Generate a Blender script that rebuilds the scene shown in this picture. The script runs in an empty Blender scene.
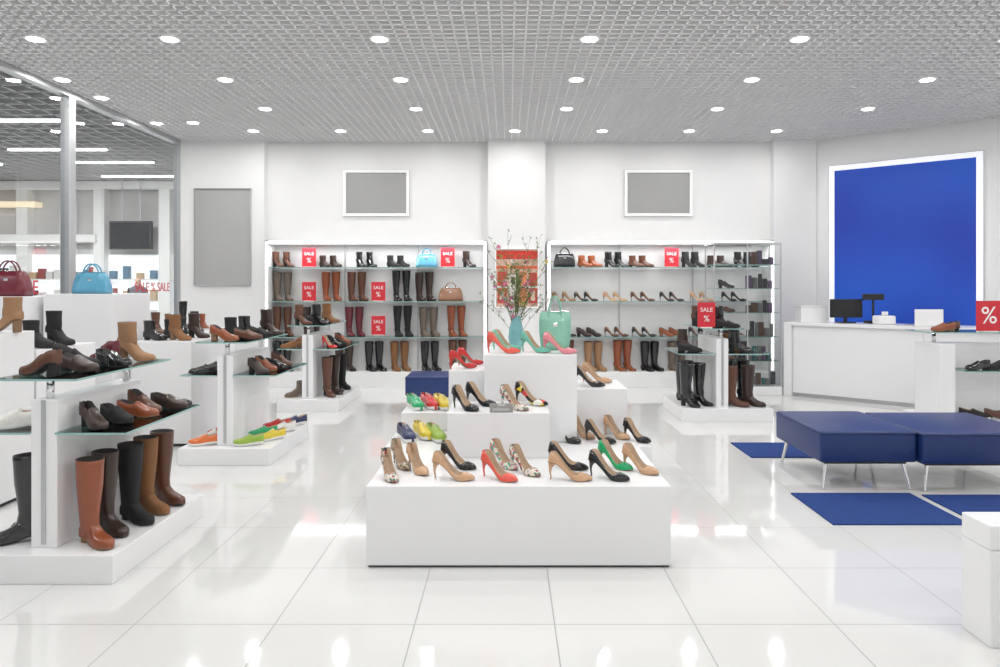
import bpy, bmesh, math, random
from mathutils import Vector, Matrix, Euler
random.seed(7)
S=bpy.context.scene
COL=S.collection
CEIL=3.575; CAMZ=1.45

# ------------------------------------------------------------------ materials
MATS={}
def mat(name,color,rough=.5,metal=0.,coat=0.,var=.0,nscale=40,bump=0.,emit=0.,spec=.5,sheen=0.):
    if name in MATS: return MATS[name]
    m=bpy.data.materials.new(name); m.use_nodes=True
    nt=m.node_tree; b=nt.nodes['Principled BSDF']
    c=(*color,1)
    b.inputs['Base Color'].default_value=c
    b.inputs['Roughness'].default_value=rough
    b.inputs['Metallic'].default_value=metal
    b.inputs['Coat Weight'].default_value=coat
    b.inputs['Specular IOR Level'].default_value=spec
    b.inputs['Sheen Weight'].default_value=sheen
    if emit>0:
        b.inputs['Emission Color'].default_value=c
        b.inputs['Emission Strength'].default_value=emit
    if var>0 or bump>0:
        tc=nt.nodes.new('ShaderNodeTexCoord'); n=nt.nodes.new('ShaderNodeTexNoise')
        n.inputs['Scale'].default_value=nscale; n.inputs['Detail'].default_value=4
        nt.links.new(tc.outputs['Object'],n.inputs['Vector'])
        if var>0:
            r=nt.nodes.new('ShaderNodeValToRGB')
            r.color_ramp.elements[0].position=.3; r.color_ramp.elements[1].position=.7
            r.color_ramp.elements[0].color=(*[max(0,x*(1-var)) for x in color],1)
            r.color_ramp.elements[1].color=(*[min(1,x*(1+var)) for x in color],1)
            nt.links.new(n.outputs['Fac'],r.inputs['Fac']); nt.links.new(r.outputs['Color'],b.inputs['Base Color'])
        if bump>0:
            bp=nt.nodes.new('ShaderNodeBump'); bp.inputs['Strength'].default_value=bump; bp.inputs['Distance'].default_value=.002
            nt.links.new(n.outputs['Fac'],bp.inputs['Height']); nt.links.new(bp.outputs['Normal'],b.inputs['Normal'])
    MATS[name]=m; return m

def patchmat(name,cols,scale=60,rough=.35):
    m=bpy.data.materials.new(name); m.use_nodes=True
    nt=m.node_tree; b=nt.nodes['Principled BSDF']; b.inputs['Roughness'].default_value=rough
    tc=nt.nodes.new('ShaderNodeTexCoord'); v=nt.nodes.new('ShaderNodeTexVoronoi'); v.inputs['Scale'].default_value=scale
    r=nt.nodes.new('ShaderNodeValToRGB'); r.color_ramp.interpolation='CONSTANT'
    while len(r.color_ramp.elements)<len(cols): r.color_ramp.elements.new(.5)
    for i,c in enumerate(cols):
        r.color_ramp.elements[i].position=i/len(cols); r.color_ramp.elements[i].color=(*c,1)
    sp=nt.nodes.new('ShaderNodeSeparateColor')
    nt.links.new(tc.outputs['Object'],v.inputs['Vector']); nt.links.new(v.outputs['Color'],sp.inputs['Color'])
    nt.links.new(sp.outputs['Red'],r.inputs['Fac']); nt.links.new(r.outputs['Color'],b.inputs['Base Color'])
    MATS[name]=m; return m

def glassmat(name,tint=(.97,.99,.985),refl=1.0):
    m=bpy.data.materials.new(name); m.use_nodes=True; nt=m.node_tree
    nt.nodes.clear()
    o=nt.nodes.new('ShaderNodeOutputMaterial'); mx=nt.nodes.new('ShaderNodeMixShader')
    t=nt.nodes.new('ShaderNodeBsdfTransparent'); t.inputs['Color'].default_value=(*tint,1)
    g=nt.nodes.new('ShaderNodeBsdfGlossy'); g.inputs['Roughness'].default_value=.02
    f=nt.nodes.new('ShaderNodeFresnel'); f.inputs['IOR'].default_value=1.5
    ml=nt.nodes.new('ShaderNodeMath'); ml.operation='MULTIPLY'; ml.inputs[1].default_value=refl; ml.use_clamp=True
    nt.links.new(f.outputs[0],ml.inputs[0]); nt.links.new(ml.outputs[0],mx.inputs[0])
    nt.links.new(t.outputs[0],mx.inputs[1]); nt.links.new(g.outputs[0],mx.inputs[2]); nt.links.new(mx.outputs[0],o.inputs[0])
    MATS[name]=m; return m

M_wall=mat('white_paint',(.85,.85,.85),.6,var=.01,nscale=3,bump=.03)
M_white=mat('white_laminate',(.84,.84,.85),.28,var=.008,nscale=2)
M_shelfw=mat('shelf_white',(.86,.86,.86),.45,var=.008,nscale=2)
M_grid=mat('ceiling_grid_white',(.90,.90,.90),.5,var=.005)
M_plen=mat('plenum_grey',(.30,.30,.30),.9,var=.05,nscale=2)
M_lamp=mat('lamp_diffuser',(1,.98,.95),.5,emit=9)
M_lamprim=mat('lamp_rim',(.85,.85,.85),.3)
M_led=mat('led_strip',(1,1,1),.5,emit=2.2)
M_grey=mat('grey_poster',(.36,.36,.355),.45,var=.01,nscale=2)
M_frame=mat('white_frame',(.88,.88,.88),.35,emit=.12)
M_alu=mat('brushed_aluminium',(.55,.56,.57),.35,metal=.7,var=.03)
M_chrome=mat('chrome',(.85,.85,.86),.12,metal=1,var=.01)
M_dark=mat('dark_plastic',(.015,.015,.017),.35,var=.1)
M_blk=mat('black_base_trim',(.05,.05,.05),.5,var=.1)  # dark trim at the foot of the stand and plinths
M_glass=glassmat('clear_glass')
M_store=glassmat('storefront_glass',(.84,.86,.87),1.9)
M_gedge=mat('glass_edge_green',(.28,.48,.45),.15,var=.05)
M_ott=mat('navy_leather',(.011,.032,.14),.38,var=.1,nscale=60,bump=.25)
M_seam=mat('navy_seam',(.004,.012,.06),.6,var=.05)
M_rug=mat('blue_carpet',(.008,.042,.20),.95,var=.35,nscale=150,bump=.8)
M_red=mat('sale_red',(.62,.025,.04),.4,var=.02)
M_signw=mat('sign_white',(.9,.9,.9),.4,var=.01)
M_silver=mat('grey_plaque',(.35,.34,.33),.4,var=.05)
def bluemat():
    m=bpy.data.materials.new('backlit_blue_print'); m.use_nodes=True; nt=m.node_tree; b=nt.nodes['Principled BSDF']
    tc=nt.nodes.new('ShaderNodeTexCoord'); g=nt.nodes.new('ShaderNodeTexNoise'); g.inputs['Scale'].default_value=.8; g.inputs['Detail'].default_value=0
    r=nt.nodes.new('ShaderNodeValToRGB'); r.color_ramp.elements[0].position=.35; r.color_ramp.elements[1].position=.7
    r.color_ramp.elements[0].color=(.006,.035,.33,1); r.color_ramp.elements[1].color=(.009,.075,.46,1)
    nt.links.new(tc.outputs['Object'],g.inputs['Vector']); nt.links.new(g.outputs['Fac'],r.inputs['Fac'])
    nt.links.new(r.outputs['Color'],b.inputs['Base Color']); nt.links.new(r.outputs['Color'],b.inputs['Emission Color'])
    b.inputs['Emission Strength'].default_value=.3; b.inputs['Roughness'].default_value=.5
    return m
M_blue=bluemat()

def tilemat():
    m=bpy.data.materials.new('polished_porcelain_tile'); m.use_nodes=True; nt=m.node_tree; b=nt.nodes['Principled BSDF']
    tc=nt.nodes.new('ShaderNodeTexCoord'); mp=nt.nodes.new('ShaderNodeMapping'); mp.inputs['Location'].default_value=(.4+6,.0+6,0)
    br=nt.nodes.new('ShaderNodeTexBrick'); br.offset=0; br.squash=1
    br.inputs['Scale'].default_value=1; br.inputs['Brick Width'].default_value=.6; br.inputs['Row Height'].default_value=.6
    br.inputs['Mortar Size'].default_value=.0030; br.inputs['Mortar Smooth'].default_value=.2; br.inputs['Bias'].default_value=0
    br.inputs['Color1'].default_value=(.735,.735,.725,1); br.inputs['Color2'].default_value=(.72,.72,.712,1); br.inputs['Mortar'].default_value=(.38,.38,.37,1)
    nt.links.new(tc.outputs['Object'],mp.inputs['Vector']); nt.links.new(mp.outputs[0],br.inputs['Vector'])
    nt.links.new(br.outputs['Color'],b.inputs['Base Color'])
    mr=nt.nodes.new('ShaderNodeMapRange'); mr.inputs[3].default_value=.06; mr.inputs[4].default_value=.6
    nt.links.new(br.outputs['Fac'],mr.inputs[0]); nt.links.new(mr.outputs[0],b.inputs['Roughness'])
    b.inputs['Specular IOR Level'].default_value=.65
    bp=nt.nodes.new('ShaderNodeBump'); bp.inputs['Strength'].default_value=.3; bp.inputs['Distance'].default_value=.001; bp.invert=True
    nt.links.new(br.outputs['Fac'],bp.inputs['Height']); nt.links.new(bp.outputs[0],b.inputs['Normal'])
    return m
M_tile=tilemat()

# ------------------------------------------------------------------ helpers
def link(o,parent=None):
    COL.objects.link(o)
    if parent:
        o.parent=parent; o.matrix_parent_inverse=Matrix.Translation(-parent.location)
    return o
def group(name,loc=(0,0,0)):
    e=bpy.data.objects.new(name,None); e.location=loc; e.empty_display_size=.1; COL.objects.link(e); return e
def box(name,x0,x1,y0,y1,z0,z1,m,parent=None,bev=0.,rotz=0.,segs=2,edge=None):
    cx,cy,cz=(x0+x1)/2,(y0+y1)/2,(z0+z1)/2
    bm=bmesh.new(); bmesh.ops.create_cube(bm,size=1)
    bmesh.ops.scale(bm,vec=(abs(x1-x0),abs(y1-y0),abs(z1-z0)),verts=bm.verts)
    if edge:
        for f in bm.faces:
            f.material_index=0 if abs(f.normal.z)>.5 else 1
    if bev>0: bmesh.ops.bevel(bm,geom=bm.edges[:],offset=bev,segments=segs,affect='EDGES',profile=.5)
    me=bpy.data.meshes.new(name); bm.to_mesh(me); bm.free()
    me.materials.append(m)
    if edge: me.materials.append(edge)
    if bev>0 and segs>2:
        for p in me.polygons: p.use_smooth=True
    o=bpy.data.objects.new(name,me); o.location=(cx,cy,cz); o.rotation_euler=(0,0,rotz)
    return link(o,parent)
def cyl(name,x,y,z0,z1,r,m,parent=None,r2=None,n=16,top=None):
    bm=bmesh.new(); bmesh.ops.create_cone(bm,cap_ends=True,segments=n,radius1=r,radius2=r if r2 is None else r2,depth=z1-z0)
    me=bpy.data.meshes.new(name); bm.to_mesh(me); bm.free(); me.materials.append(m)
    for p in me.polygons: p.use_smooth=len(p.vertices)==4
    o=bpy.data.objects.new(name,me); o.location=(x,y,(z0+z1)/2); return link(o,parent)
def mesh(name,v,f,ms,mi=None,parent=None,loc=(0,0,0),rot=(0,0,0),smooth=False):
    me=bpy.data.meshes.new(name); me.from_pydata(v,[],f); me.update()
    for m in ms: me.materials.append(m)
    if mi:
        for p,i in zip(me.polygons,mi): p.material_index=i
    if smooth:
        for p in me.polygons: p.use_smooth=True
    o=bpy.data.objects.new(name,me); o.location=loc; o.rotation_euler=rot; return link(o,parent)
def tubes(name,lines,r,m,parent=None,taper=None):
    cu=bpy.data.curves.new(name,'CURVE'); cu.dimensions='3D'; cu.bevel_depth=r; cu.bevel_resolution=2; cu.use_fill_caps=True
    for pts in lines:
        s=cu.splines.new('POLY'); s.points.add(len(pts)-1)
        for i,p in enumerate(pts):
            s.points[i].co=(*p,1)
            s.points[i].radius=1 if not taper else 1+(taper-1)*i/(len(pts)-1)
    cu.materials.append(m)
    o=bpy.data.objects.new(name,cu)
    dg=bpy.context.evaluated_depsgraph_get()
    COL.objects.link(o); dg.update()
    me=bpy.data.meshes.new_from_object(o.evaluated_get(dg)); 
    COL.objects.unlink(o); bpy.data.objects.remove(o)
    for p in me.polygons: p.use_smooth=True
    if not me.materials: me.materials.append(m)
    o=bpy.data.objects.new(name,me)
    return link(o,parent)
TXT={}
def text(name,body,size,loc,rot,m,parent=None):
    k=(body,size,m.name)
    if k not in TXT:
        cu=bpy.data.curves.new(name,'FONT'); cu.body=body; cu.size=size; cu.align_x='CENTER'; cu.align_y='CENTER'; cu.extrude=.0015
        cu.materials.append(m); o=bpy.data.objects.new(name,cu); COL.objects.link(o)
        dg=bpy.context.evaluated_depsgraph_get(); dg.update()
        me=bpy.data.meshes.new_from_object(o.evaluated_get(dg)); COL.objects.unlink(o); bpy.data.objects.remove(o)
        if not me.materials: me.materials.append(m)
        TXT[k]=me
    o=bpy.data.objects.new(name,TXT[k]); o.location=loc; o.rotation_euler=rot
    return link(o,parent)
def wallseg(name,a,b,z0,z1,th,m,side=1):
    a=Vector(a);b=Vector(b);d=(b-a).normalized();n=Vector((-d.y,d.x))*side*th
    P=[a,b,b+n,a+n]; v=[(p.x,p.y,z0) for p in P]+[(p.x,p.y,z1) for p in P]
    f=[(0,1,2,3),(4,5,6,7),(0,1,5,4),(1,2,6,5),(2,3,7,6),(3,0,4,7)]
    return mesh(name,v,f,[m])

# ------------------------------------------------------------------ room shell
box('floor',-14.5,7.9,-3.4,18.6,-.1,0,M_tile)
fl=bpy.data.objects['floor']
for v in fl.data.vertices: v.co.x+=fl.location.x; v.co.y+=fl.location.y
fl.location.x=0; fl.location.y=0
wallseg('wall_back',(-4.8,10.35),(4.6,10.35),0,4.3,.2,M_wall,1)
box('column_left',-4.8,-3.55,10.2,10.35,0,CEIL+.3,M_wall)
box('column_middle',-.29,.54,10.15,10.35,0,CEIL+.3,M_wall)
box('column_right',3.88,4.5,10.22,10.35,0,CEIL+.3,M_wall)
wallseg('wall_right_angled',(4.5,10.26),(7.4,7.88),0,4.3,.2,M_wall,1)
wallseg('wall_right',(7.4,7.88),(7.4,-3.2),0,4.3,.2,M_wall,1)
wallseg('wall_behind',(7.4,-3.2),(-4.8,-3.2),0,4.3,.2,M_wall,1)
def ceiling():
    v=[];f=[]
    def fin(x0,x1,y0,y1):
        b=len(v); z0=CEIL; z1=CEIL+.04
        v.extend([(x0,y0,z0),(x1,y0,z0),(x1,y1,z0),(x0,y1,z0),(x0,y0,z1),(x1,y0,z1),(x1,y1,z1),(x0,y1,z1)])
        f.extend([(b,b+3,b+2,b+1),(b,b+1,b+5,b+4),(b+1,b+2,b+6,b+5),(b+2,b+3,b+7,b+6),(b+3,b,b+4,b+7)])
    t=.0075
    def ymax(x): return 10.33 if x<4.4 else 10.26-(x-4.5)*.8207-.02
    x=-4.75
    while x<7.38: fin(x-t,x+t,-3.15,ymax(x)); x+=.1
    y=-3.1
    t=.010
    while y<10.33:
        xm=7.38 if y<7.9 else min(7.38,4.5+(10.26-y)/.8207-.02) 
        if y>10.2: xm=4.5
        fin(-4.78,xm,y-t,y+t); y+=.1
    mesh('ceiling',v,f,[M_grid])
ceiling()
box('ceiling_plenum',-4.95,7.6,-3.4,10.55,CEIL+.30,CEIL+.38,M_plen)

def downlight(x,y,power):
    g=group('ceiling_downlight',(x,y,CEIL))
    cyl('rim',x,y,CEIL-.012,CEIL+.05,.088,M_lamprim,g,n=24)
    cyl('diffuser',x,y,CEIL-.016,CEIL-.011,.065,M_lamp,g,n=24)
    l=bpy.data.lights.new('downlight_lamp','AREA'); l.shape='DISK'; l.size=.13; l.energy=power; l.color=(1,.988,.97)
    o=bpy.data.objects.new('lamp',l); o.location=(x,y,CEIL-.02); link(o,g)
PW=8.4
rows=[-1.5,.6,2.4,3.6,4.8,6.0,7.18,8.36]
for y in rows:
    for n in range(-2,5):
        x=-1.1+1.8*n
        if x< -4.3: x=-4.05
        if y==7.18 and n==-2: x=-4.57
        if y>7.5 and (x>5.5 or n==-2): continue
        downlight(x,y,PW*(1.35 if y<2 else 1))
downlight(-4.57,7.87,PW*.8); downlight(-4.57,9.1,PW*.4)
for n in range(-4,5):
    x=.095+1.19*n
    if x>4.85: continue
    if n==-4: downlight(-4.08,9.07,PW*.5); continue
    downlight(x,9.55,PW*.65)

def frame_wall(name,x0,x1,y,z0,z1,fw=.04,m=M_grey,fm=M_frame,parts=None):
    g=group(name,((x0+x1)/2,y,(z0+z1)/2))
    box('panel',x0,x1,y-.02,y,z0,z1,m,g)
    box('frame_top',x0-fw,x1+fw,y-.045,y,z1,z1+fw,fm,g,.003); box('frame_bottom',x0-fw,x1+fw,y-.045,y,z0-fw,z0,fm,g,.003)
    box('frame_left',x0-fw,x0,y-.045,y,z0,z1,fm,g,.003); box('frame_right',x1,x1+fw,y-.045,y,z0,z1,fm,g,.003)
    if fw>.03: box('backing_rim',x0-fw-.008,x1+fw+.008,y-.012,y,z0-fw-.008,z1+fw+.008,M_alu,g)
    return g
frame_wall('framed_poster',-2.39,-1.5,10.35,2.52,3.12)
frame_wall('framed_poster',1.76,2.68,10.35,2.52,3.12)
frame_wall('wall_panel',-4.55,-3.75,10.2,1.47,2.86,.012,m=mat('light_grey_panel',(.42,.42,.415),.45,var=.01,nscale=2),fm=M_alu)
M_pbg=mat('view_background',(.62,.42,.33),.4,var=.35,nscale=7)
gp=frame_wall('framed_shop_view',-.17,.43,10.15,1.15,1.98,.02,m=M_pbg,fm=M_frame)  # framed panel, flat colour areas laid out like a shop view
yy0,yy1=10.126,10.129
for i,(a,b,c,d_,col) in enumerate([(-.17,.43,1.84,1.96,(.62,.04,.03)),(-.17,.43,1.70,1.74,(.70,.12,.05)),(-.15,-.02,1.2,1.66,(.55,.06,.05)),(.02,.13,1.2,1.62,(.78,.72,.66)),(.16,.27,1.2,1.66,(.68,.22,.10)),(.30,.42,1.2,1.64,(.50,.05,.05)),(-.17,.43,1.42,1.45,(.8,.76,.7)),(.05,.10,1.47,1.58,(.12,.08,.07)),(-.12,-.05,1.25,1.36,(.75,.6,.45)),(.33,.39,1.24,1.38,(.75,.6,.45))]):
    box('view_area_%d'%i,a,b,yy0-.0006*i,yy1-.0006*i,c,d_,mat('view_colour_%d'%i,col,.4,var=.3,nscale=25),gp)

ux,uy=.773,-.634
def onwall(s,off): return (4.5+ux*s-.634*off, 10.26+uy*s-.773*off)
ang=math.atan2(uy,ux)
g=group('blue_light_box',(*onwall(1.11,.03),2.05))
def wbox(nm,s0,s1,z0,z1,o0,o1,m,bev=0):
    c=onwall((s0+s1)/2,(o0+o1)/2); w=(s1-s0)/2; t=(o1-o0)/2
    return box(nm,c[0]-w,c[0]+w,c[1]-t,c[1]+t,z0,z1,m,g,bev,rotz=ang)
wbox('print_panel',.28,1.98,.75,3.10,0.0,.05,M_blue)
M_lbf=mat('lightbox_frame',(.9,.92,.98),.4,emit=.4)
wbox('frame_top',.21,2.05,3.10,3.17,0,.07,M_lbf,.004); wbox('frame_bottom',.21,2.05,.68,.75,0,.07,M_lbf,.004)
wbox('frame_left',.21,.28,.75,3.10,0,.07,M_lbf,.004); wbox('frame_right',1.98,2.05,.75,3.10,0,.07,M_lbf,.004)
wbox('housing_rim',.195,2.065,.665,3.185,0,.012,M_alu)

# ------------------------------------------------------------------ storefront glazing (left) and mall
def pane(name,x,y0,y1,z0,z1,m,parent=None):
    return mesh(name,[(x,y0,z0),(x,y1,z0),(x,y1,z1),(x,y0,z1)],[(0,1,2,3)],[m],parent=parent)
g=group('window_1',(-4.82,4,0))
ys=[-3.2,.6,4.15,7.67,10.25]
for i in range(4): pane('glass_pane_%d'%(i+1),-4.82,ys[i],ys[i+1],.06,CEIL-.05,M_store,g)
for i,y in enumerate(ys): box('mullion_%d'%(i+1),-4.87,-4.77,y-.06,y+.06,0,CEIL-.061,M_alu,g,.004)
box('head_rail',-4.87,-4.77,-3.2,10.35,CEIL-.06,CEIL+.7,M_alu,g)
box('sill',-4.87,-4.77,-3.2,10.25,0,.06,M_alu,g)
M_mallc=mat('mall_ceiling',(.30,.30,.31),.8,var=.2,nscale=1.5)
M_mallw=mat('mall_wall',(.55,.54,.53),.7,var=.1,nscale=1)
M_warm=mat('warm_shop_light',(1,.84,.58),.5,emit=.5)
M_cool=mat('shop_interior_light',(.9,.93,.95),.5,emit=.7)
M_tube=mat('mall_tube_lamp',(1,1,1),.5,emit=5)
M_lath=mat('mall_lath',(.48,.48,.48),.7,var=.1)
box('ceiling_mall',-14.4,-4.9,-3.4,18.5,4.2,4.3,M_mallc)
wallseg('wall_mall_end',(-14.2,18),(-4.8,18),0,4.3,.2,M_mallw,1)
wallseg('wall_mall_side',(-14.2,-3.3),(-14.2,18),0,4.3,.2,M_mallw,1)
wallseg('wall_mall_inner',(-4.82,10.55),(-4.82,18),0,4.3,.2,M_wall,-1)
for i,(x0,x1,y) in enumerate([(-9.7,-7.8,13.6),(-9.3,-7.6,15.0),(-9.8,-7.9,16.9),(-9.0,-7.0,11.2),(-8.6,-6.6,9.0),(-12.8,-11,15.2),(-12.8,-11,12.6),(-8.6,-6.6,6.0),(-8.6,-6.6,2)]):
    g=group('mall_ceiling_lamp',((x0+x1)/2,y,4.1))
    box('housing',x0-.03,x1+.03,y-.07,y+.07,4.11,4.2,M_alu,g,.005); box('tube',x0,x1,y-.035,y+.035,4.08,4.11,M_tube,g)
for (x,y,e) in [(-8.8,14.6,170),(-8.2,9.5,130),(-11.8,14,150),(-8,3,60)]:
    l=bpy.data.lights.new('mall_lamp','AREA'); l.shape='RECTANGLE'; l.size=2; l.size_y=.3; l.energy=e
    o=bpy.data.objects.new('mall_area_lamp',l); o.location=(x,y,4.05); link(o)
L=[]
for i in range(34):
    y=7.4+i*.32; L.append(y)
v=[];f=[]
for y in L:
    b=len(v); v+= [(-14,y-.02,4.12),(-4.95,y-.02,4.12),(-4.95,y+.02,4.12),(-14,y+.02,4.12),(-14,y-.02,4.19),(-4.95,y-.02,4.19),(-4.95,y+.02,4.19),(-14,y+.02,4.19)]
    f+=[(b,b+3,b+2,b+1),(b,b+1,b+5,b+4),(b+2,b+3,b+7,b+6)]
for i in range(28):
    x=-13.8+i*.32
    b=len(v); v+= [(x-.02,7.4,4.12),(x+.02,7.4,4.12),(x+.02,17.9,4.12),(x-.02,17.9,4.12)]; f+=[(b,b+3,b+2,b+1)]
mesh('ceiling_mall_slats',v,f,[M_lath])
g=group('mall_shopfront',(-10.5,17.8,0))
M_mt=mat('mall_trim',(.80,.80,.78),.5,var=.03)
for i,x in enumerate([-13.6,-12.3,-11.2,-10.35,-8.7,-6.6]): box('pilaster_%d'%(i+1),x-.14,x+.14,17.7,18,0,3.9,M_mt,g,.005)
for i,(a,b) in enumerate([(-13.46,-12.44),(-12.16,-11.34),(-11.06,-10.49),(-10.21,-8.84),(-8.56,-6.74)]):
    box('lit_window_%d'%(i+1),a,b,17.9,18,.15,2.25,M_cool,g)
    for k in range(3): box('shelf_%d_%d'%(i,k),a,b,17.72,17.9,.5+k*.55,.53+k*.55,M_mt,g)
    for k in range(3):
        for j in range(4):
            xx=a+(j+.5)*(b-a)/4; c=random.choice([(.3,.05,.05),(.05,.05,.06),(.5,.35,.2),(.1,.2,.3),(.6,.6,.58)])
            box('goods_%d_%d_%d'%(i,k,j),xx-.08,xx+.08,17.75,17.87,.53+k*.55,.53+k*.55+random.uniform(.15,.35),mat('goods_%.2f_%.2f'%(c[0],c[1]),c,.6,var=.1),g,.01)
box('fascia_warm',-13.6,-11.9,17.6,17.9,3.45,3.58,M_warm,g,.01)
box('fascia_lower',-14,-10.4,17.62,17.9,2.55,2.75,M_mt,g,.01)
box('fascia_band',-14,-5,17.66,17.9,3.9,4.1,M_mt,g,.01)
g=group('wall_screen',(-9.5,17.6,2.75)); box('bezel',-10.0,-8.95,17.55,17.66,2.37,3.08,M_dark,g,.01); box('display',-9.96,-8.99,17.545,17.55,2.41,3.04,mat('screen_black',(.01,.012,.02),.15,var=.05),g)
tubes('hanger',[[(-9.7,17.6,3.08),(-9.7,17.6,4.2)],[(-9.25,17.6,3.08),(-9.25,17.6,4.2)]],.015,M_alu,g)
text('window_lettering','SALE % SALE',.17,(-4.79,9.45,1.43),(math.pi/2,0,math.pi/2),M_red)
text('window_lettering','SALE % SALE',.2,(-4.79,6.6,1.43),(math.pi/2,0,math.pi/2),M_red)

def person(x,y,h=1.7):
    k=h/1.7
    J=[(0,0,.95,.13),(0,0,1.15,.12),(0,0,1.35,.14),(0,0,1.47,.055),(0,0,1.53,.06),(0,.0,1.63,.088),
       (.17,0,1.38,.055),(.24,0,1.1,.042),(.22,-.12,.9,.032),(.21,-.16,.82,.03),(-.17,0,1.38,.055),(-.24,.02,1.1,.042),(-.23,-.03,.86,.032),(-.23,-.05,.78,.03),
       (.09,0,.88,.09),(.1,-.05,.5,.065),(.1,.03,.1,.045),(.1,-.12,.04,.04),(-.09,0,.88,.09),(-.1,.06,.5,.065),(-.1,.14,.1,.045),(-.1,0,.04,.04)]
    E=[(0,1),(1,2),(2,3),(3,4),(4,5),(2,6),(6,7),(7,8),(8,9),(2,10),(10,11),(11,12),(12,13),(0,14),(14,15),(15,16),(16,17),(0,18),(18,19),(19,20),(20,21)]
    me=bpy.data.meshes.new('shopper'); me.from_pydata([(a*k,b*k,c*k) for a,b,c,_ in J],E,[])
    o=bpy.data.objects.new('shopper_figure',me); o.location=(x,y,0); COL.objects.link(o)
    md=o.modifiers.new('skin','SKIN')
    for i,sv in enumerate(me.skin_vertices[0].data): sv.radius=(J[i][3]*k,J[i][3]*k*.85); sv.use_root=(i==0)
    o.modifiers.new('sub','SUBSURF').levels=2
    dg=bpy.context.evaluated_depsgraph_get(); dg.update(); m2=bpy.data.meshes.new_from_object(o.evaluated_get(dg))
    bpy.data.objects.remove(o)
    ms=[mat('coat_grey',(.10,.11,.13),.8,var=.1),mat('skin_tone',(.6,.38,.28),.5,var=.03),mat('hair_brown',(.06,.035,.02),.6,var=.1),mat('trousers',(.03,.035,.06),.8,var=.1)]
    m2.materials.clear()
    for mm in ms: m2.materials.append(mm)
    for p in m2.polygons:
        c=p.center/k; p.use_smooth=True
        if c.z>1.47: p.material_index=2 if (c.z>1.65 or c.y>.02) else 1
        elif c.z<.85 and abs(c.x)<.19: p.material_index=3
        elif c.z<.86: p.material_index=1
    o=bpy.data.objects.new('shopper',m2); o.location=(x,y,0); link(o)
person(-8.35,15.8)

# ------------------------------------------------------------------ shoe builder
def sm(a,b,t):
    t=min(1,max(0,(t-a)/(b-a))); return t*t*(3-2*t)
def interp(tab,t):
    for i in range(len(tab)-1):
        if t<=tab[i+1][0]:
            a,b=tab[i],tab[i+1]; u=(t-a[0])/(b[0]-a[0]); return a[1]+(b[1]-a[1])*u
    return tab[-1][1]
W_POINT=[(0,.014),(.03,.022),(.1,.027),(.22,.028),(.4,.025),(.55,.032),(.66,.037),(.76,.035),(.86,.027),(.94,.016),(1,.004)]
W_ROUND=[(0,.018),(.03,.026),(.1,.031),(.22,.032),(.4,.031),(.55,.038),(.68,.043),(.8,.041),(.9,.034),(.96,.024),(1,.010)]
KIND={
 'pump':dict(L=.235,hh=.088,st=.004,W=W_POINT,t0=.71,rim=[(0,.052),(.12,.052),(.22,.046),(.34,.032),(.5,.024),(.62,.026),(.71,.032)],dome=[(.71,.038),(.82,.034),(.92,.024),(1,.009)],heel='stil'),
 'flat':dict(L=.24,hh=.008,st=.005,W=W_ROUND,t0=.72,rim=[(0,.055),(.12,.052),(.3,.034),(.5,.026),(.72,.03)],dome=[(.72,.038),(.82,.036),(.92,.03),(1,.012)],heel='low'),
 'loafer':dict(L=.26,hh=.022,st=.008,W=W_ROUND,t0=.46,rim=[(0,.065),(.12,.06),(.3,.05),(.46,.06)],dome=[(.46,.075),(.6,.062),(.75,.048),(.9,.038),(1,.016)],heel='low'),
 'midheel':dict(L=.24,hh=.062,st=.008,W=W_ROUND,t0=.44,rim=[(0,.065),(.12,.062),(.3,.055),(.44,.065)],dome=[(.44,.078),(.6,.062),(.75,.048),(.9,.036),(1,.014)],heel='block'),
 'sneaker':dict(L=.265,hh=.012,st=.024,W=W_ROUND,t0=.42,rim=[(0,.068),(.12,.062),(.3,.052),(.42,.062)],dome=[(.42,.08),(.6,.062),(.75,.046),(.9,.036),(1,.018)],heel='none'),
 'bootie':dict(L=.245,hh=.085,st=.006,W=W_ROUND,t0=0,rim=[(0,.05),(1,.02)],dome=[(0,.05),(.25,.085),(.42,.082),(.56,.058),(.75,.044),(.9,.034),(1,.014)],heel='block',H=.235),
 'lowboot':dict(L=.26,hh=.028,st=.010,W=W_ROUND,t0=0,rim=[(0,.05),(1,.02)],dome=[(0,.05),(.25,.095),(.42,.088),(.56,.062),(.75,.048),(.9,.038),(1,.016)],heel='block',H=.18),
 'boot':dict(L=.275,hh=.026,st=.010,W=W_ROUND,t0=0,rim=[(0,.05),(1,.02)],dome=[(0,.05),(.25,.10),(.42,.095),(.56,.066),(.7,.054),(.85,.046),(.94,.036),(1,.016)],heel='block',H=.44),
 'heelboot':dict(L=.25,hh=.075,st=.006,W=W_ROUND,t0=0,rim=[(0,.05),(1,.02)],dome=[(0,.05),(.25,.09),(.42,.085),(.56,.06),(.75,.044),(.9,.034),(1,.012)],heel='block',H=.46),
}
SHOE={}
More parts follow.
